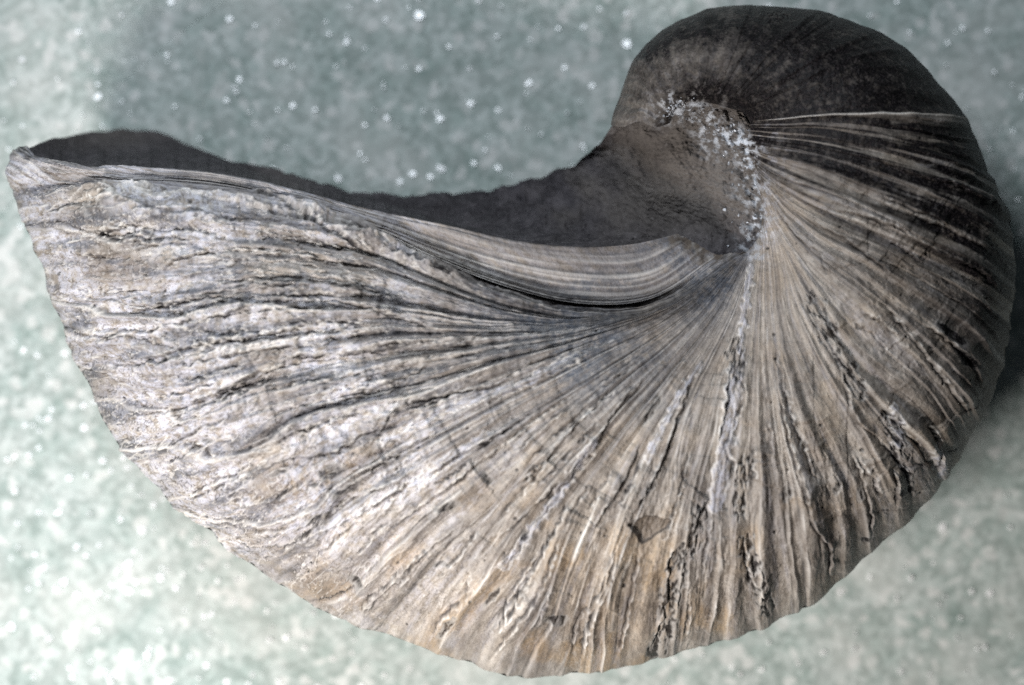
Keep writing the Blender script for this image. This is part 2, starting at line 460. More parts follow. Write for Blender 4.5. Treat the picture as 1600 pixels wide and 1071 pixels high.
# deep folds converging under the lip (the strong valleys left of the umbilicus)
FOLD = np.zeros_like(U0); FRIM = np.zeros_like(U0)
for (kk, wd, dp, a0, a1) in ((25.5, 13, 12, 300, 760), (25.0, 8, 8, 250, 560), (24.3, 10, 10, 280, 640), (23.8, 7, 7, 240, 480), (23.2, 10, 9, 260, 700), (22.8, 6, 6, 200, 420),
                             (22.4, 10, 10, 280, 620), (22.0, 6, 6, 180, 400), (21.6, 9, 9, 220, 700), (21.1, 6, 6, 200, 430), (20.3, 8, 7, 180, 640), (19.6, 7, 6, 150, 420), (18.8, 8, 6, 120, 380), (17.7, 7, 5, 80, 330), (16.6, 7, 5, 60, 300), (26.2, 7, 8, 300, 700)):
    tk_ = np.interp(kk, np.arange(K), TK)
    xx = T2 + .45 * (X - T2)
    m_ = sstep(a0 - 160, a0, A2) * (1 - sstep(a1 - 80, a1 + 160, A2))
    H -= np.exp(-((xx - tk_) / wd) ** 2) * dp * m_ * np.clip(spread * 1.6, .25, 1)
    H += np.exp(-((xx - tk_ + 1.7 * wd) / (.8 * wd)) ** 2) * dp * .55 * m_ * np.clip(spread * 1.6, .25, 1)
    FOLD = np.maximum(FOLD, m_ * np.exp(-((xx - tk_) / (wd * .55)) ** 2))
    FRIM = np.maximum(FRIM, m_ * np.exp(-((xx - tk_ + 1.5 * wd) / (wd * .45)) ** 2) * sstep(-.3, .3, noise(T2 / 10, A2 / 50, 88)))

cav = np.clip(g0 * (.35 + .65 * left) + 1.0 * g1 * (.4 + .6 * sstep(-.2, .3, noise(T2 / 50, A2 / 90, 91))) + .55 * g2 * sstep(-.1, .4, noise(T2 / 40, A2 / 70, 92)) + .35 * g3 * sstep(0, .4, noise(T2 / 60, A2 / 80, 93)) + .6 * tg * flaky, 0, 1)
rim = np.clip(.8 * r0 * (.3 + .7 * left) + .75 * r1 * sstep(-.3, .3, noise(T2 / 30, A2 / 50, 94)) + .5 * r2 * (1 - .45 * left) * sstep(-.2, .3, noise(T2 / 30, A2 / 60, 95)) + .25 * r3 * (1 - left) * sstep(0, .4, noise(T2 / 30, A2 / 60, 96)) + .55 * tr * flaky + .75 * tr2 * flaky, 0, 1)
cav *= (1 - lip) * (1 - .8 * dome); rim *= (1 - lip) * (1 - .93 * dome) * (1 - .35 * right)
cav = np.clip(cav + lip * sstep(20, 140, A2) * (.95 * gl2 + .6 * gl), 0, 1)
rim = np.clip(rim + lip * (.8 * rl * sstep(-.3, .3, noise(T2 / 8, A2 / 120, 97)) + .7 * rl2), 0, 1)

# pits and holes
def spots(cell, dens, rmin, rmax, seed, ax=1.0):
    gx = U0 / cell; gy = V0 / cell
    ix = np.floor(gx); iy = np.floor(gy)
    out = np.zeros_like(U0)
    for dx in (-1, 0, 1):
        for dy in (-1, 0, 1):
            cx = ix + dx; cy = iy + dy
            hsh = _hash(cx, cy, seed); a = (hsh & 255) / 255.; b_ = ((hsh >> 8) & 255) / 255.; c_ = ((hsh >> 16) & 255) / 255.
            px = (cx + .2 + .6 * a) * cell; py = (cy + .2 + .6 * b_) * cell
            r_ = rmin + (rmax - rmin) * ((a * 7.3) % 1.0)
            d_ = np.hypot(U0 - px, (V0 - py) * ax)
            out = np.maximum(out, np.where(c_ < dens, 1 - sstep(r_ * .55, r_, d_), 0))
    return out
wobU = 5 * fbm(U0 / 14, V0 / 14, 2, 101); wobV = 5 * fbm(U0 / 14, V0 / 14, 2, 102)
pit = spots(34, .12, 1.6, 3.8, 103) * (1 - .6 * dome) * (1 - lip)
H -= pit * 3.2
cav = np.clip(cav + pit * .8, 0, 1)

def blob(u, v, ru, rv, ang=0., soft=.5, w=1.6):
    a = math.radians(ang); x = U0 + wobU * w - u; y = V0 + wobV * w - v
    xx = x * math.cos(a) + y * math.sin(a); yy = -x * math.sin(a) + y * math.cos(a)
    r_ = np.sqrt((xx / ru) ** 2 + (yy / rv) ** 2)
    return 1 - sstep(1 - soft, 1 + soft * .4, r_)
def streak(pts, wd, w=1.0):
    """band of half width wd about a polyline given in builder units"""
    x = U0 + wobU * w; y = V0 + wobV * w; out = np.full(U0.shape, 1e9, np.float32)
    for (a, b_) in zip(pts[:-1], pts[1:]):
        ax_, ay = a; bx, by = b_; L2 = (bx - ax_) ** 2 + (by - ay) ** 2
        q = np.clip(((x - ax_) * (bx - ax_) + (y - ay) * (by - ay)) / L2, 0, 1)
        out = np.minimum(out, np.hypot(x - ax_ - q * (bx - ax_), y - ay - q * (by - ay)))
    return 1 - sstep(wd * .5, wd, out)

# black stained pockets, ragged along the growth lines
rag = sstep(-.25, .35, fbm(T2 / 9, A2 / 22, 3, 111, .6))
pocket = np.zeros_like(U0)
for p in (((1062,868),(1045,930),(1035,985),(1022,1020)), ((1092,800),(1085,850),(1062,872)), ((1165,845),(1180,905),(1200,950)),
          ((1388,655),(1402,710),(1412,755)), ((1148,540),(1152,585)), ((1270,470),(1310,550),(1340,610)),((1165,720),(1150,800))):
    pocket = np.maximum(pocket, streak(p, 17, 1.5) * rag)
for (u, v, a, b_, g) in ((762,748,7,12,-30),(700,790,20,8,-15),(1018,757,9,7,-30),(1304,762,6,11,10),(1341,770,5,14,15),(870,960,20,8,8),
                         (975,790,6,5,0),(332,684,9,4,10),(545,760,26,7,-22),(498,800,16,6,-40),(440,735,15,5,-10),(560,905,14,7,10),
                         (770,930,5,22,38),(700,975,6,26,40),(860,840,4,20,28),(520,735,22,14,-20),(1228,770,10,14,0),(1352,842,9,5,-30),
                         (1020,640,6,30,30),(820,835,9,8,0),(690,880,14,5,0),(1505,560,22,9,40),(1480,520,30,8,35)):
    pocket = np.maximum(pocket, blob(u, v, a, b_, g, .5, .7) * (.55 + .45 * rag))
H -= pocket * 3.5
edgeP = np.clip(pocket * (1 - pocket) * 4, 0, 1)

# pale chalky strip patches with proud edges
strip = np.zeros_like(U0)
for (p, wd) in ((((1150,580),(1140,660),(1128,730),(1118,790)), 15), (((1175,420),(1160,520),(1155,600)), 7), (((1395,640),(1402,690)), 12),
                (((1095,570),(1050,640),(1010,720)), 6), (((930,690),(860,790),(790,880)), 9), (((760,680),(650,755),(560,800)), 10),
                (((1470,745),(1455,700)), 10), (((900,560),(820,600),(700,640),(600,690)),9)):
    strip = np.maximum(strip, streak(p, wd, 1.2))
H += strip * 2.2
edgeS = np.clip(strip * (1 - strip) * 4, 0, 1)

# long ledges where a growth layer has broken back: proud on one side, a crack on the other
LEDGES = [[(550,554),(587,542),(644,537),(726,537),(760,522),(812,520),(872,520)],[(550,614),(636,588),(677,569)],
 [(550,692),(595,674),(617,640),(662,625),(730,610),(790,595),(809,580),(880,557),(910,572),(936,561)],[(550,741),(625,707),(655,689),(700,670)],
 [(662,745),(722,707),(760,689),(812,659)],[(794,764),(842,730),(887,677),(936,629),(962,602)],[(869,764),(925,707),(955,651),(977,625),(1015,591)],
 [(925,827),(974,752),(1000,692)],[(977,820),(1015,760),(1045,692),(1086,580)],[(189,480),(275,472),(350,461)],
 [(215,562),(275,547),(361,530),(425,521),(500,506),(590,506)],[(425,559),(500,555),(556,551),(646,540)],[(294,630),(369,600),(406,581),(440,570)],
 [(372,712),(425,690),(500,660),(594,637)],[(399,735),(462,712),(519,705),(575,675),(650,649)],[(474,829),(515,795),(552,776),(640,740)],
 [(492,829),(537,810),(601,776),(650,746)],[(68,349),(112,360),(169,360),(225,345),(285,334)],
 [(251,427),(285,405),(322,397),(375,409)],[(188,480),(240,480),(319,461),(412,450),(487,446)],[(270,521),(322,502),(412,476),(487,461),(555,469)],
 [(375,300),(450,322),(517,360),(596,405)],
 [(500,461),(556,480),(650,506),(702,525)],[(1274,482),(1300,539),(1319,602),(1337,655),(1375,685)],
 [(1139,572),(1157,595),(1165,610),(1150,662),(1135,707),(1146,722),(1131,775)],[(1120,700),(1135,632),(1139,572)],
 [(1199,475),(1195,610),(1202,662),(1210,737)],[(1210,550),(1225,655),(1240,719),(1262,794)],[(1442,505),(1487,539),(1517,569),(1529,610)],
 [(1379,475),(1435,542),(1480,602),(1517,655)],[(1390,722),(1397,760),(1401,797)],[(1450,662),(1465,700),(1461,737)],
 [(1009,1018),(1027,977),(1039,940),(1042,910),(1050,861),(1087,835)],[(1084,835),(1087,809),(1110,775)],[(1162,850),(1177,910),(1196,932)],
 [(1249,730),(1267,812),(1294,857),(1297,910)],[(967,842),(949,910),(922,962),(907,1030)],[(1001,854),(986,925),(964,1030)],
 [(737,880),(730,925),(685,977),(677,1004)],[(846,857),(816,902),(790,947),(760,1000)],[(775,846),(842,782),(887,741),(932,689)],
 [(959,846),(936,925),(902,970),(899,1045)],[(884,812),(850,910),(794,989),(760,1041)],[(1207,298),(1251,373),(1281,395),(1295,438)],
 [(1268,342),(1339,386),(1404,438)],[(1295,325),(1382,348),(1444,382),(1465,395),(1527,425),(1558,460)],
 [(90,560),(150,575),(205,590)],[(120,400),(190,395),(250,380)],[(330,560),(400,548),(470,540)],[(600,830),(680,775),(760,715),(840,660)],
 [(1080,700),(1060,780),(1035,850)],[(1330,700),(1355,780),(1360,840)],[(560,960),(640,880),(720,820)],[(1010,700),(985,760),(960,800)]]
lr = np.random.RandomState(5)
LE_R = np.zeros_like(U0); LE_C = np.zeros_like(U0)
# ... and many shorter ones that follow the growth lines
for k_ in range(112):
    tq = (TK[17] + (TK[26] - TK[17]) * lr.rand() ** .7) if k_ < 96 else (TK[8] + (TK[16] - TK[8]) * lr.rand())
    ia = int(np.interp(tq, tt, np.arange(NT_)))
    LA = A2[ia, -1]; a0_ = LA * (.22 + .66 * lr.rand()); ln_ = 50 + 130 * lr.rand(); n_ = 9
    aa_ = np.clip(np.linspace(a0_, a0_ + ln_, n_), 0, LA * .97)
    off_ = (lr.rand(n_) - .5) * 7 + np.linspace(0, (lr.rand() - .5) * 14, n_)
    rows = np.clip(ia + off_ / (tt[1] - tt[0]), 0, NT_ - 1).astype(int)
    cols_ = [int(np.argmin(abs(A2[r0] - a1_))) for r0, a1_ in zip(rows, aa_)]
    LEDGES.append([(U0[r0, c0], V0[r0, c0]) for r0, c0 in zip(rows, cols_)])
for pi_, pts in enumerate(LEDGES):
    pts = [p_ for i_, p_ in enumerate(pts) if i_ == 0 or math.hypot(p_[0] - pts[i_ - 1][0], p_[1] - pts[i_ - 1][1]) > 1.0]
    if len(pts) < 3: continue
    q_ = resample(pts, 40)
    q_ = q_ + 2.0 * np.stack([noise(np.arange(40) / 2.6, lr.rand() * 99 + 0 * np.arange(40), 401), noise(np.arange(40) / 2.6, lr.rand() * 99 + 0 * np.arange(40), 402)], 1)
    hgt = (6 + 6.5 * lr.rand()) * (1 if pi_ < 52 else .62); fall = 22 + 34 * lr.rand(); ph = lr.rand() * 50
    m_ = (U0 > q_[:, 0].min() - 60) & (U0 < q_[:, 0].max() + 60) & (V0 > q_[:, 1].min() - 60) & (V0 < q_[:, 1].max() + 60)
    x = U0[m_] + .5 * wobU[m_]; y = V0[m_] + .5 * wobV[m_]
    best = np.full(x.shape, 1e9); sd = np.zeros_like(best); par_ = np.zeros_like(best)
    for k_ in range(39):
        ax_, ay = q_[k_]; bx, by = q_[k_ + 1]; ex_, ey_ = bx - ax_, by - ay; L2 = ex_ * ex_ + ey_ * ey_ + 1e-9
        w_ = np.clip(((x - ax_) * ex_ + (y - ay) * ey_) / L2, 0, 1)
        dx_ = x - ax_ - w_ * ex_; dy_ = y - ay - w_ * ey_; d_ = dx_ * dx_ + dy_ * dy_
        b__ = d_ < best
        best = np.where(b__, d_, best); sd = np.where(b__, -(ex_ * dy_ - ey_ * dx_), sd); par_ = np.where(b__, (k_ + w_) / 39, par_)
    d_ = np.sqrt(best) * np.sign(sd)
    tap = np.clip(1.6 * spread[m_], .15, 1) * sstep(0, .18, par_) * (1 - sstep(.82, 1, par_)) * (.55 + .45 * sstep(-.3, .2, noise(par_ * 7, ph + 0 * par_, 405)))
    H[m_] += hgt * tap * sstep(-1.6, .8, d_) * np.exp(-np.clip(d_, 0, None) / fall)
    H[m_] -= 3.0 * tap * np.exp(-((d_ + 2.2) / 2.0) ** 2)
    LE_R[m_] = np.maximum(LE_R[m_], tap * np.exp(-((d_ - 1.6) / 1.7) ** 2))
    LE_C[m_] = np.maximum(LE_C[m_], tap * np.exp(-((d_ + 2.0) / (1.8 + 1.2 * noise(par_ * 9, ph + 3 + 0 * par_, 406))) ** 2))

# the shallow scar low on the flank
SCAR = [(981,817),(1008,804),(1050,811),(1040,826),(1004,850)]
sc_ = np.full(U0.shape, 1e9)
for (a, b_) in zip(SCAR, SCAR[1:] + SCAR[:1]):
    L_ = math.hypot(b_[0] - a[0], b_[1] - a[1])
    sc_ = np.minimum(sc_, ((b_[0] - a[0]) * (V0 + .4 * wobV - a[1]) - (b_[1] - a[1]) * (U0 + .4 * wobU - a[0])) / L_)
sc_ = sstep(-1.5, 4, sc_)
H -= sc_ * 9.0
sce = np.clip(sc_ * (1 - sc_) * 4, 0, 1)

# straight pale ridge on the dark first whorl
tR = TK[7]
rdg = np.exp(-((T2 + 1.5 * noise(T2 / 20, A2 / 30, 121) - tR) / 2.6) ** 2) * sstep(0, 30, A2) * (1 - .45 * sstep(250, 330, A2))
H += rdg * 3.4 * np.clip(sp, .25, 1)

FROST = [(1052,168),(1075,172),(1120,205),(1160,232),(1178,285),(1187,340),(1176,390)]
def frost(u, v):
    out = np.full(np.shape(u), 1e9)
    for (a, b_) in zip(FROST[:-1], FROST[1:]):
        L2 = (b_[0] - a[0]) ** 2 + (b_[1] - a[1]) ** 2
        q = np.clip(((u - a[0]) * (b_[0] - a[0]) + (v - a[1]) * (b_[1] - a[1])) / L2, 0, 1)
        out = np.minimum(out, np.hypot(u - a[0] - q * (b_[0] - a[0]), v - a[1] - q * (b_[1] - a[1])))
    wd = 26 + 22 * noise(u / 40, v / 40, 251)
    return np.clip(np.exp(-(out / wd) ** 2) * sstep(-.05, .75, fbm(u / 12, v / 12, 5, 252, .62) + .12) * (1.15 - .5 * sstep(240, 300, v)), 0, 1)
fro = frost(U0, V0)
# ---- colour masks
big = fbm(U0 / 120, V0 / 120, 4, 131)
dx = (U0 - 1345) + wobU * 2; dy = (V0 - 110) + wobV * 2
# black film over the first whorl: follows the rays, fades towards the umbilicus
du = np.hypot((U0 - 1150), (V0 - 190) * 1.15)
film = sstep(-60, 60, du + 60 * big) * (1 - sstep(TK[9] - 10, TK[12] + 20, T2 + 40 * big + .10 * (380 - du)))
film *= .30 + .70 * sstep(TK[1], TK[4], T2 + 30 * big)
film = np.clip(film + .35 * dome + .35 * dome * sstep(60, 160, A2), 0, 1.2)
rayn = (1 - .7 * dome) * sstep(-.15, .45, fbm(T2 / 24, A2 / 300, 4, 141, .5))
stain = np.clip(film * (1.02 + .33 * big) - .5 * rayn * film * sstep(TK[7] - 10, TK[7] + 10, T2) - .2 * rayn * film, 0, 1)
edgeband = sstep(TK[6], TK[8], T2) * (1 - sstep(TK[13], TK[15], T2)) * sstep(.62, .95, ss[None, :]) * .10
stain = np.clip(stain + edgeband * (.5 + big) + pocket * .85, 0, 1)
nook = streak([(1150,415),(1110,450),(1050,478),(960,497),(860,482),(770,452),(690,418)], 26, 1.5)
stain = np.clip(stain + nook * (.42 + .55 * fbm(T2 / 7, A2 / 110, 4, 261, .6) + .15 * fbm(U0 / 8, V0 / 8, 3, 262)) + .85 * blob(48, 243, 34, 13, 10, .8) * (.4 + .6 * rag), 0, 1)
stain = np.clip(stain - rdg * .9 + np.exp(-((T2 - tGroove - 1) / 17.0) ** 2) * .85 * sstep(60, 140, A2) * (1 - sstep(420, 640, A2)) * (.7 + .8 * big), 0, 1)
dl = np.hypot((U0 - 1150) / 1.0, (V0 - 440) / 1.0)
slate = np.clip(sstep(520, 120, np.hypot((U0 - 1040) * .85, (V0 - 500) * 2.1 + .0 * U0)) * sstep(TK[15], TK[19], T2) * .95 * (.75 + .6 * big), 0, 1)
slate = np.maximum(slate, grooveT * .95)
slate = np.maximum(slate, .75 * sstep(.0, .5, fbm(T2 / 30, A2 / 160, 4, 151)) * sstep(TK[18], TK[22], T2) * (1 - lip))
slate = np.maximum(slate, lip * sstep(480, 700, A2) * .6)
slate *= (1 - dome)
chalk_highlight = np.clip(.9 * left * (.55 + 1.1 * big) + .35 * sstep(900, 300, U0) + strip * .9 + .8 * blob(190, 485, 75, 45, 10, .8) + .8 * blob(265, 610, 60, 75, -20, .8) + .6 * blob(320, 740, 70, 70, 40, .8) + 1.2 * np.exp(-(A2 / 55) ** 2) * sstep(-.2, .4, fbm(U0 / 14, V0 / 14, 4, 183)) + .25 * sstep(0.1, .6, fbm(T2 / 20, A2 / 200, 3, 161)), 0, 1) * (1 - .5 * dome)  # chalk deposit, plus bluish highlights painted into the left flank's colour
ochre = np.clip(sstep(.0, .6, fbm(U0 / 90, V0 / 90, 3, 171)) * (.35 + .7 * sstep(700, 1000, V0)) * (1 - .6 * left) + .55 * blob(490, 745, 120, 40, -25, .7) + .5 * blob(960, 930, 110, 90, 0, .8) + sc_ * 1.0, 0, 1) * (1 - dome)
ochre = np.maximum(ochre, lip * (1 - sstep(420, 620, A2)) * .22)
chalk_highlight = np.maximum(chalk_highlight, lip * .35)
crk = np.exp(-(np.abs(fbm(U0 / 26, V0 / 26, 3, 231, .6)) / .035) ** 2) * sstep(.0, .3, noise(U0 / 45, V0 / 45, 232)) * sstep(TK[13], TK[9], T2) * sstep(20, 60, A2) * (1 - sstep(170, 260, A2))
H -= 1.6 * crk
cav = np.clip(cav + .8 * crk + .9 * LE_C + .78 * FOLD, 0, 1)  # fold valleys: their shade is painted into the colour here
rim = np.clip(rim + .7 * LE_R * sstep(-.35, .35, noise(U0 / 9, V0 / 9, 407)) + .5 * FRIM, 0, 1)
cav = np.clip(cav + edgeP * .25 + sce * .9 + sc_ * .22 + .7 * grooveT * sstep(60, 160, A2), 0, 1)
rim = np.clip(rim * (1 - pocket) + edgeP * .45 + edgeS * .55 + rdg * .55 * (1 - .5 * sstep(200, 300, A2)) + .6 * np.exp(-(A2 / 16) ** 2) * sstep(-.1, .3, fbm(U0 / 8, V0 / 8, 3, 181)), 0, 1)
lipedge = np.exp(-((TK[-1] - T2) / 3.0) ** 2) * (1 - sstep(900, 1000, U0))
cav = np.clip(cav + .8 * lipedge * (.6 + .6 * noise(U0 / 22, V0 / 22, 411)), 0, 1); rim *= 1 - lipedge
rim *= (1 - .5 * slate * sstep(1000, 1100, U0))
tint = np.clip(.5 + .55 * fbm(T2 / 24, A2 / 300, 3, 191) + .25 * big, 0, 1)

pin = 1 - .62 * sstep(.88, 1, ss)[None, :]
P3 = P3 + N * (H * pin)[..., None]
P3[..., 2] -= 20 * np.exp(-A2 / 12.0)
W = world(P3[..., 0], P3[..., 1], P3[..., 2])
gvec = np.stack([X, A2 / 22.0, 0 * X], -1)

# ------------------------------------------------------------------ the shell and its parts
shell = bpy.data.objects.new("fossil_shell", None)
col.objects.link(shell)
shell.location = (0, 0, 0)
shell.empty_display_size = 0.02
shell["label"] = "weathered grey and beige coiled fossil shell with fanning growth ridges on pale green backing"
shell["category"] = "fossil shell"

def slab(name, i0, i1, label=None):
    sl = slice(i0, i1 + 1)
    n = i1 + 1 - i0
    at = {k_: v_[sl] for k_, v_ in dict(cavity=cav, rim=rim, stain=stain, slate=slate, chalk_highlight=chalk_highlight, ochre=ochre, tint=tint, frost=fro, mudmix=np.clip(.75 * sc_ + np.exp(-(A2 / 26) ** 2) * (.8 + 1.2 * fbm(U0 / 12, V0 / 12, 3, 241)), 0, 1), plain=.6 * dome * sstep(-1, 40, A2)).items()}
    # back half: the mirrored flank, coarse, joined at the periphery
    bi = np.unique(np.r_[np.arange(i0, i1, 8), i1]); bj = np.unique(np.r_[np.arange(0, NS_ - 1, 12), NS_ - 1])
    BU = U0[np.ix_(bi, bj)]; BV = V0[np.ix_(bi, bj)]; BZ = -1.42 * Z[np.ix_(bi, bj)]
    B = world(BU, BV, BZ)
    B[:, -1] = W[bi, -1]
    co = np.concatenate([W[sl].reshape(-1, 3), B.reshape(-1, 3)])
    f1 = grid_faces(n, NS_, sgn < 0); f2_ = grid_faces(len(bi), len(bj), sgn > 0) + n * NS_
    at = {k_: np.r_[v_.ravel(), v_[np.ix_(bi - i0, bj)].ravel()] for k_, v_ in at.items()}
    gv = np.concatenate([gvec[sl].reshape(-1, 3), gvec[np.ix_(bi, bj)].reshape(-1, 3)])
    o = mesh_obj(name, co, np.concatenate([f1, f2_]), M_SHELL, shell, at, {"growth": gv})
    if label: o["label"] = label
    return o

iR = int(np.argmin(abs(tt - (TK[7] - 3)))); iG = int(np.argmin(abs(tt - tGroove)))
slab("first_whorl", 0, iR, "smooth black stained first whorl of the coil")
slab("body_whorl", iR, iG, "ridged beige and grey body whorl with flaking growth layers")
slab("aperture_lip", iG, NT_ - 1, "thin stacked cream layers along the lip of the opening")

# hardened mud that fills the opening and the hollow of the coil
edgeA = [(44,240),(60,256),(100,265),(180,268),(350,279),(468,304),(570,331),(690,356),(800,381),(900,392),(1005,385),(1064,378),(1108,420),(1190,410),
         (1208,352),(1206,308),(1190,263),(1180,232),(1176,200),(1146,162),(1100,150),(1060,148),(1036,168),(1004,184),(960,186)]
edgeAz = [-4,10,40,80,130,145,148,148,145,135,112,112,110,104,98,98,100,102,100,102,112,118,124,78,2]
edgeB = [(44,232),(80,218),(140,207),(200,203),(255,209),(300,228),(350,249),(420,262),(480,279),(540,296),(620,305),(700,303),(780,293),(840,278),
         (890,258),(925,235),(945,215),(956,197)]
edgeBz = [-15,-90,-190,-250,-250,-230,-190,-170,-160,-165,-170,-170,-165,-150,-125,-80,-45,-12]
NMa, NMb = 1400, 170
Aa = np.column_stack([np.array(edgeA, float), edgeAz]); Bb = np.column_stack([np.array(edgeB, float), edgeBz])
Aa = resample(Aa, NMa); Bb = resample(Bb, NMa)
# pair the two edges so that the sheet does not fold: warp parameter on B
pa = np.array([0, .12, .25, .40, .55, .62, .70, .80, .88, .95, 1.0]); pb = np.array([0, .13, .28, .46, .66, .72, .80, .88, .94, .975, 1.0])
la = np.linspace(0, 1, NMa); qb = np.interp(la, pa, pb)
Bb = np.stack([np.interp(qb, la, Bb[:, k_]) for k_ in range(3)], 1)
r_ = np.linspace(-0.02, 1, NMb)[None, :]
MU = Aa[:, 0][:, None] * (1 - r_) + Bb[:, 0][:, None] * r_
MV = Aa[:, 1][:, None] * (1 - r_) + Bb[:, 1][:, None] * r_
za = Aa[:, 2][:, None]; zb = Bb[:, 2][:, None]
open_ = sstep(1050, 800, Aa[:, 0])[:, None] * 1.0
MZ = za + (zb - za) * (r_ ** .8)
hol = np.sin(np.clip(r_, 0, 1) * np.pi)
MZ = MZ - hol * open_ * (34 + 30 * sstep(520, 250, MU)) * sstep(50, 140, MU) - 9 * (1 - sstep(0, .05, r_))
bulge = np.exp(-(((MU - 1040) / 90) ** 2 + ((MV - 270) / 70) ** 2)) * 30
MZ = MZ + bulge * hol
MZ += (1 - .85 * sstep(620, 380, MU)) * fbm(MU / 60, (MV - MZ) / 60, 5, 201, .5) * 10 * np.clip(hol * 2 + .15 + .6 * sstep(1070, 1040, MU) * sstep(900, 950, MU), 0, 1) + (1 - .7 * sstep(620, 380, MU)) * fbm(MU / 7, (MV - MZ) / 7, 3, 203, .6) * 2.0
MV = MV + (5 * fbm(MU / 16, MU / 40, 3, 221)) * sstep(1060, 1030, MU) * sstep(400, 300, MV) * (1 - r_)
MVd = MV + fbm(MU / 44, r_ * 1 + 3, 4, 207) * (3 + 4 * sstep(350, 450, MU)) * r_ ** 6
UM = sstep(1040, 1110, MU)
MZ += (3 + 9 * fbm(MU / 18, (MV - MZ) / 18, 4, 216, .6)) * np.exp(-(np.clip(r_, 0, 1) / .25) ** 2) * UM
MZ += fbm(MU / 5, (MV - MZ) / 5, 3, 217, .6) * 1.6
crust = frost(MU, MV)
warm = sstep(820, 1050, MU + 60 * fbm(MU / 50, MV / 50, 3, 209)) * sstep(420, 300, MV) * .9
warm = np.maximum(warm, .55 * np.exp(-((MU - 170) / 90) ** 2) * sstep(.35, 1, r_) + .3 * np.exp(-((MU - 440) / 50) ** 2))
# the sheet goes on down the far side as a wall
down = np.stack([np.stack([MU[:, -1] + dx_, MVd[:, -1] + dy_, MZ[:, -1] * 1.0 - dz_], -1) for (dx_, dy_, dz_) in ((0, 2, 12), (0, 9, 32), (0, 22, 60), (0, 45, 90))], 1)
M3 = np.concatenate([np.stack([MU, MVd, MZ], -1), down], 1)

Wm = world(M3[..., 0], M3[..., 1], M3[..., 2])
wm_ = np.concatenate([warm, np.repeat(warm[:, -1:], 4, 1)], 1)
mo = mesh_obj("mud_filling", Wm, grid_faces(NMa, NMb + 4), M_MUD, shell, {"warm": wm_, "crust": np.concatenate([crust, np.zeros((NMa, 4))], 1)})
mo["label"] = "dark hardened mud filling the opening of the shell"

# ------------------------------------------------------------------ chunks (crust crystals, grit)
PHI = (1 + 5 ** .5) / 2
ICO = np.array([(-1, PHI, 0), (1, PHI, 0), (-1, -PHI, 0), (1, -PHI, 0), (0, -1, PHI), (0, 1, PHI), (0, -1, -PHI), (0, 1, -PHI), (PHI, 0, -1), (PHI, 0, 1), (-PHI, 0, -1), (-PHI, 0, 1)]) / math.hypot(1, PHI)
ICF = np.array([(0, 11, 5), (0, 5, 1), (0, 1, 7), (0, 7, 10), (0, 10, 11), (1, 5, 9), (5, 11, 4), (11, 10, 2), (10, 7, 6), (7, 1, 8), (3, 9, 4), (3, 4, 2), (3, 2, 6), (3, 6, 8), (3, 8, 9), (4, 9, 5), (2, 4, 11), (6, 2, 10), (8, 6, 7), (9, 8, 1)])

def chunks(name, C, R, mat, parent, attrs, rough=.25, flat=1.0, smooth=False):
    """C centres (n,3) in builder units, R radii"""
    n = len(C)
    q = rng.randn(n, 4); q /= np.linalg.norm(q, axis=1, keepdims=True)
    a, b_, c_, d_ = q.T
    Rm = np.stack([1 - 2 * (c_ * c_ + d_ * d_), 2 * (b_ * c_ - a * d_), 2 * (b_ * d_ + a * c_), 2 * (b_ * c_ + a * d_), 1 - 2 * (b_ * b_ + d_ * d_), 2 * (c_ * d_ - a * b_), 2 * (b_ * d_ - a * c_), 2 * (c_ * d_ + a * b_), 1 - 2 * (b_ * b_ + c_ * c_)], -1).reshape(n, 3, 3)
    v = ICO[None] * (1 + rough * rng.randn(n, 12, 1)) * (1 + rough * rng.randn(n, 1, 3))
    v = np.einsum('nij,nkj->nki', Rm, v) * R[:, None, None]
    v[..., 2] *= flat
    v = v + C[:, None, :]
    co = world(v[..., 0], v[..., 1], v[..., 2]).reshape(-1, 3)
    f = (ICF[None] + (np.arange(n) * 12)[:, None, None]).reshape(-1, 3)
    f = f[:, ::-1]
    return mesh_obj(name, co, f, mat, parent, {k_: np.repeat(v_, 12) for k_, v_ in attrs.items()}, smooth=smooth, tris=True)

# pale crystalline crust round the umbilicus
cc = []
for (u, v, su, sv, n) in ((1064,166,10,7,56),(1048,176,6,5,24),(1118,203,12,8,44),(1150,200,14,8,26),(1150,234,12,12,26),(1176,262,14,14,14),(1182,330,16,26,16),(1182,372,16,14,12),(1150,350,14,22,12),(1092,178,14,6,14)):
    cc.append(np.c_[u + rng.randn(n) * su, v + rng.randn(n) * sv])
cc = np.concatenate(cc)
flat_all = np.concatenate([P3[::3, ::3].reshape(-1, 3), M3[::3, ::3].reshape(-1, 3)])
zc = []
for p in cc:
    k_ = np.argmin((flat_all[:, 0] - p[0]) ** 2 + (flat_all[:, 1] - p[1]) ** 2)
    zc.append(flat_all[k_, 2])
Rc = .7 + 2.3 * rng.rand(len(cc)) ** 2
co_ = chunks("crystal_crust", np.c_[cc, np.array(zc) - .4], Rc, M_CRY, shell, {"shade": rng.rand(len(cc))}, .3)
co_["kind"] = "stuff"
co_["label"] = "pale crystalline crust scattered around the hollow centre of the coil"

# ------------------------------------------------------------------ the surface it rests on
GZ = -335.0
n = 220
gx = np.linspace(-2600, 4200, n); gy = np.linspace(-2600, 3700, n)
GX, GY = np.meshgrid(gx, gy, indexing='ij')
GZZ = GZ + fbm(GX / 90, GY / 90, 3, 301) * 3
go = mesh_obj("ground", np.stack([(GX - 800) * S, -(GY - 535.5) * S, GZZ * S], -1), grid_faces(n, n), M_GROUND)
go["kind"] = "structure"
go["label"] = "pale green backing surface"

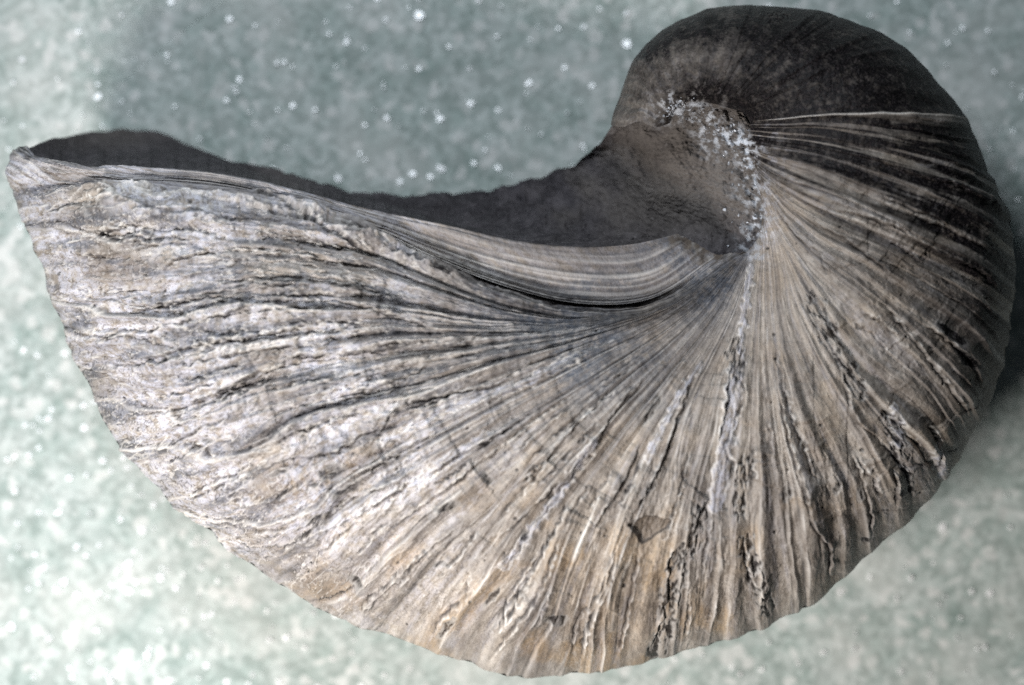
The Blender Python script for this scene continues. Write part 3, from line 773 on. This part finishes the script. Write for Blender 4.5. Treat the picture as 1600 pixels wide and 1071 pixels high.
GL = [(655,24,6),(541,66,6),(444,97,4),(354,157,4),(434,172,4),(605,184,6),(688,186,5),(735,162,5),(778,173,4),(826,130,5),(980,68,7),(882,106,4),(925,133,4),
      (152,152,7),(152,132,4),(528,279,5),(563,240,4),(571,250,4),(644,272,6),(672,276,5),(778,262,5),(398,40,4),(570,196,3),(872,44,4),(978,21,5),
      (130,634,6),(131,668,5),(54,866,5),(45,712,5),(18,978,8),(150,985,5),(200,880,6),(240,790,7),(300,850,7),(1472,824,7),(1458,880,5),(1422,903,5),(1545,927,6),
      (1518,925,4),(1407,1049,8),(1156,1054,6),(1467,945,4),(1246,1036,6),(1190,1046,4),(1285,1020,5),(175,915,6),(120,930,6),(80,640,4),(95,480,4),(60,700,4),
      (250,900,7),(330,960,6),(420,1000,6),(520,1030,5),(600,1055,6),(160,720,5),(90,800,6),(222,830,8),(275,920,6),(205,760,5),(370,905,5)]
GL = np.array(GL, float)
ex_ = np.c_[rng.uniform(-200, 500, 150), rng.uniform(560, 1250, 150), 3 + 3 * rng.rand(150)]
ex2 = np.c_[rng.uniform(-200, 1850, 900), rng.uniform(-200, 1250, 900), 1.8 + 3.2 * rng.rand(900) ** 2]
GL = np.r_[GL, ex_, ex2]
gf = (D - (GZ + 12) * S) / D
zz = GZ + fbm(GL[:, 0] / 90, GL[:, 1] / 90, 3, 301) * 3
gl_c = np.c_[GL[:, 0], GL[:, 1], zz + 2.5]
gl_r = GL[:, 2] * (.60 + .55 * rng.rand(len(GL)))
lamp = np.array([-0.15, 0.26, 0.36])
pw = world(gl_c[:, 0], gl_c[:, 1], gl_c[:, 2])
a_ = lamp - pw; a_ /= np.linalg.norm(a_, axis=1, keepdims=True)
b_ = np.array([0, 0, D]) - pw; b_ /= np.linalg.norm(b_, axis=1, keepdims=True)
nn = a_ + b_ ; nn /= np.linalg.norm(nn, axis=1, keepdims=True)
jit = np.where(np.arange(len(GL)) < 60, .02 + .09 * rng.rand(len(GL)), .15)[:, None]
nn = nn + jit * rng.randn(len(GL), 3); nn /= np.linalg.norm(nn, axis=1, keepdims=True)
t1 = np.cross(nn, [0, 1, 0]); t1 /= np.linalg.norm(t1, axis=1, keepdims=True); t2 = np.cross(nn, t1)
ng_ = len(GL); an = np.arange(6) * np.pi / 3
rr = gl_r[:, None] * (1 + .2 * rng.randn(ng_, 6)) * S
ring = t1[:, None] * (np.cos(an)[None] * rr)[..., None] + t2[:, None] * (np.sin(an)[None] * rr)[..., None]
top = pw[:, None] + ring; bot = top * 1.0 - nn[:, None] * 2.0 * S
co = np.concatenate([top, bot], 1).reshape(-1, 3)
tf = [(0, i_, i_ + 1) for i_ in range(1, 5)] + [(6, 6 + i_ + 1, 6 + i_) for i_ in range(1, 5)]
for i_ in range(6):
    j_ = (i_ + 1) % 6
    tf += [(i_, 6 + i_, 6 + j_), (i_, 6 + j_, j_)]
f = (np.array(tf)[None] + (np.arange(ng_) * 12)[:, None, None]).reshape(-1, 3)
gg = mesh_obj("glitter", co, f, M_GLINT, None, smooth=False, tris=True)
gg["kind"] = "stuff"; gg["category"] = "glitter"
gg["label"] = "tiny bright white glittering specks scattered over the pale green backing"
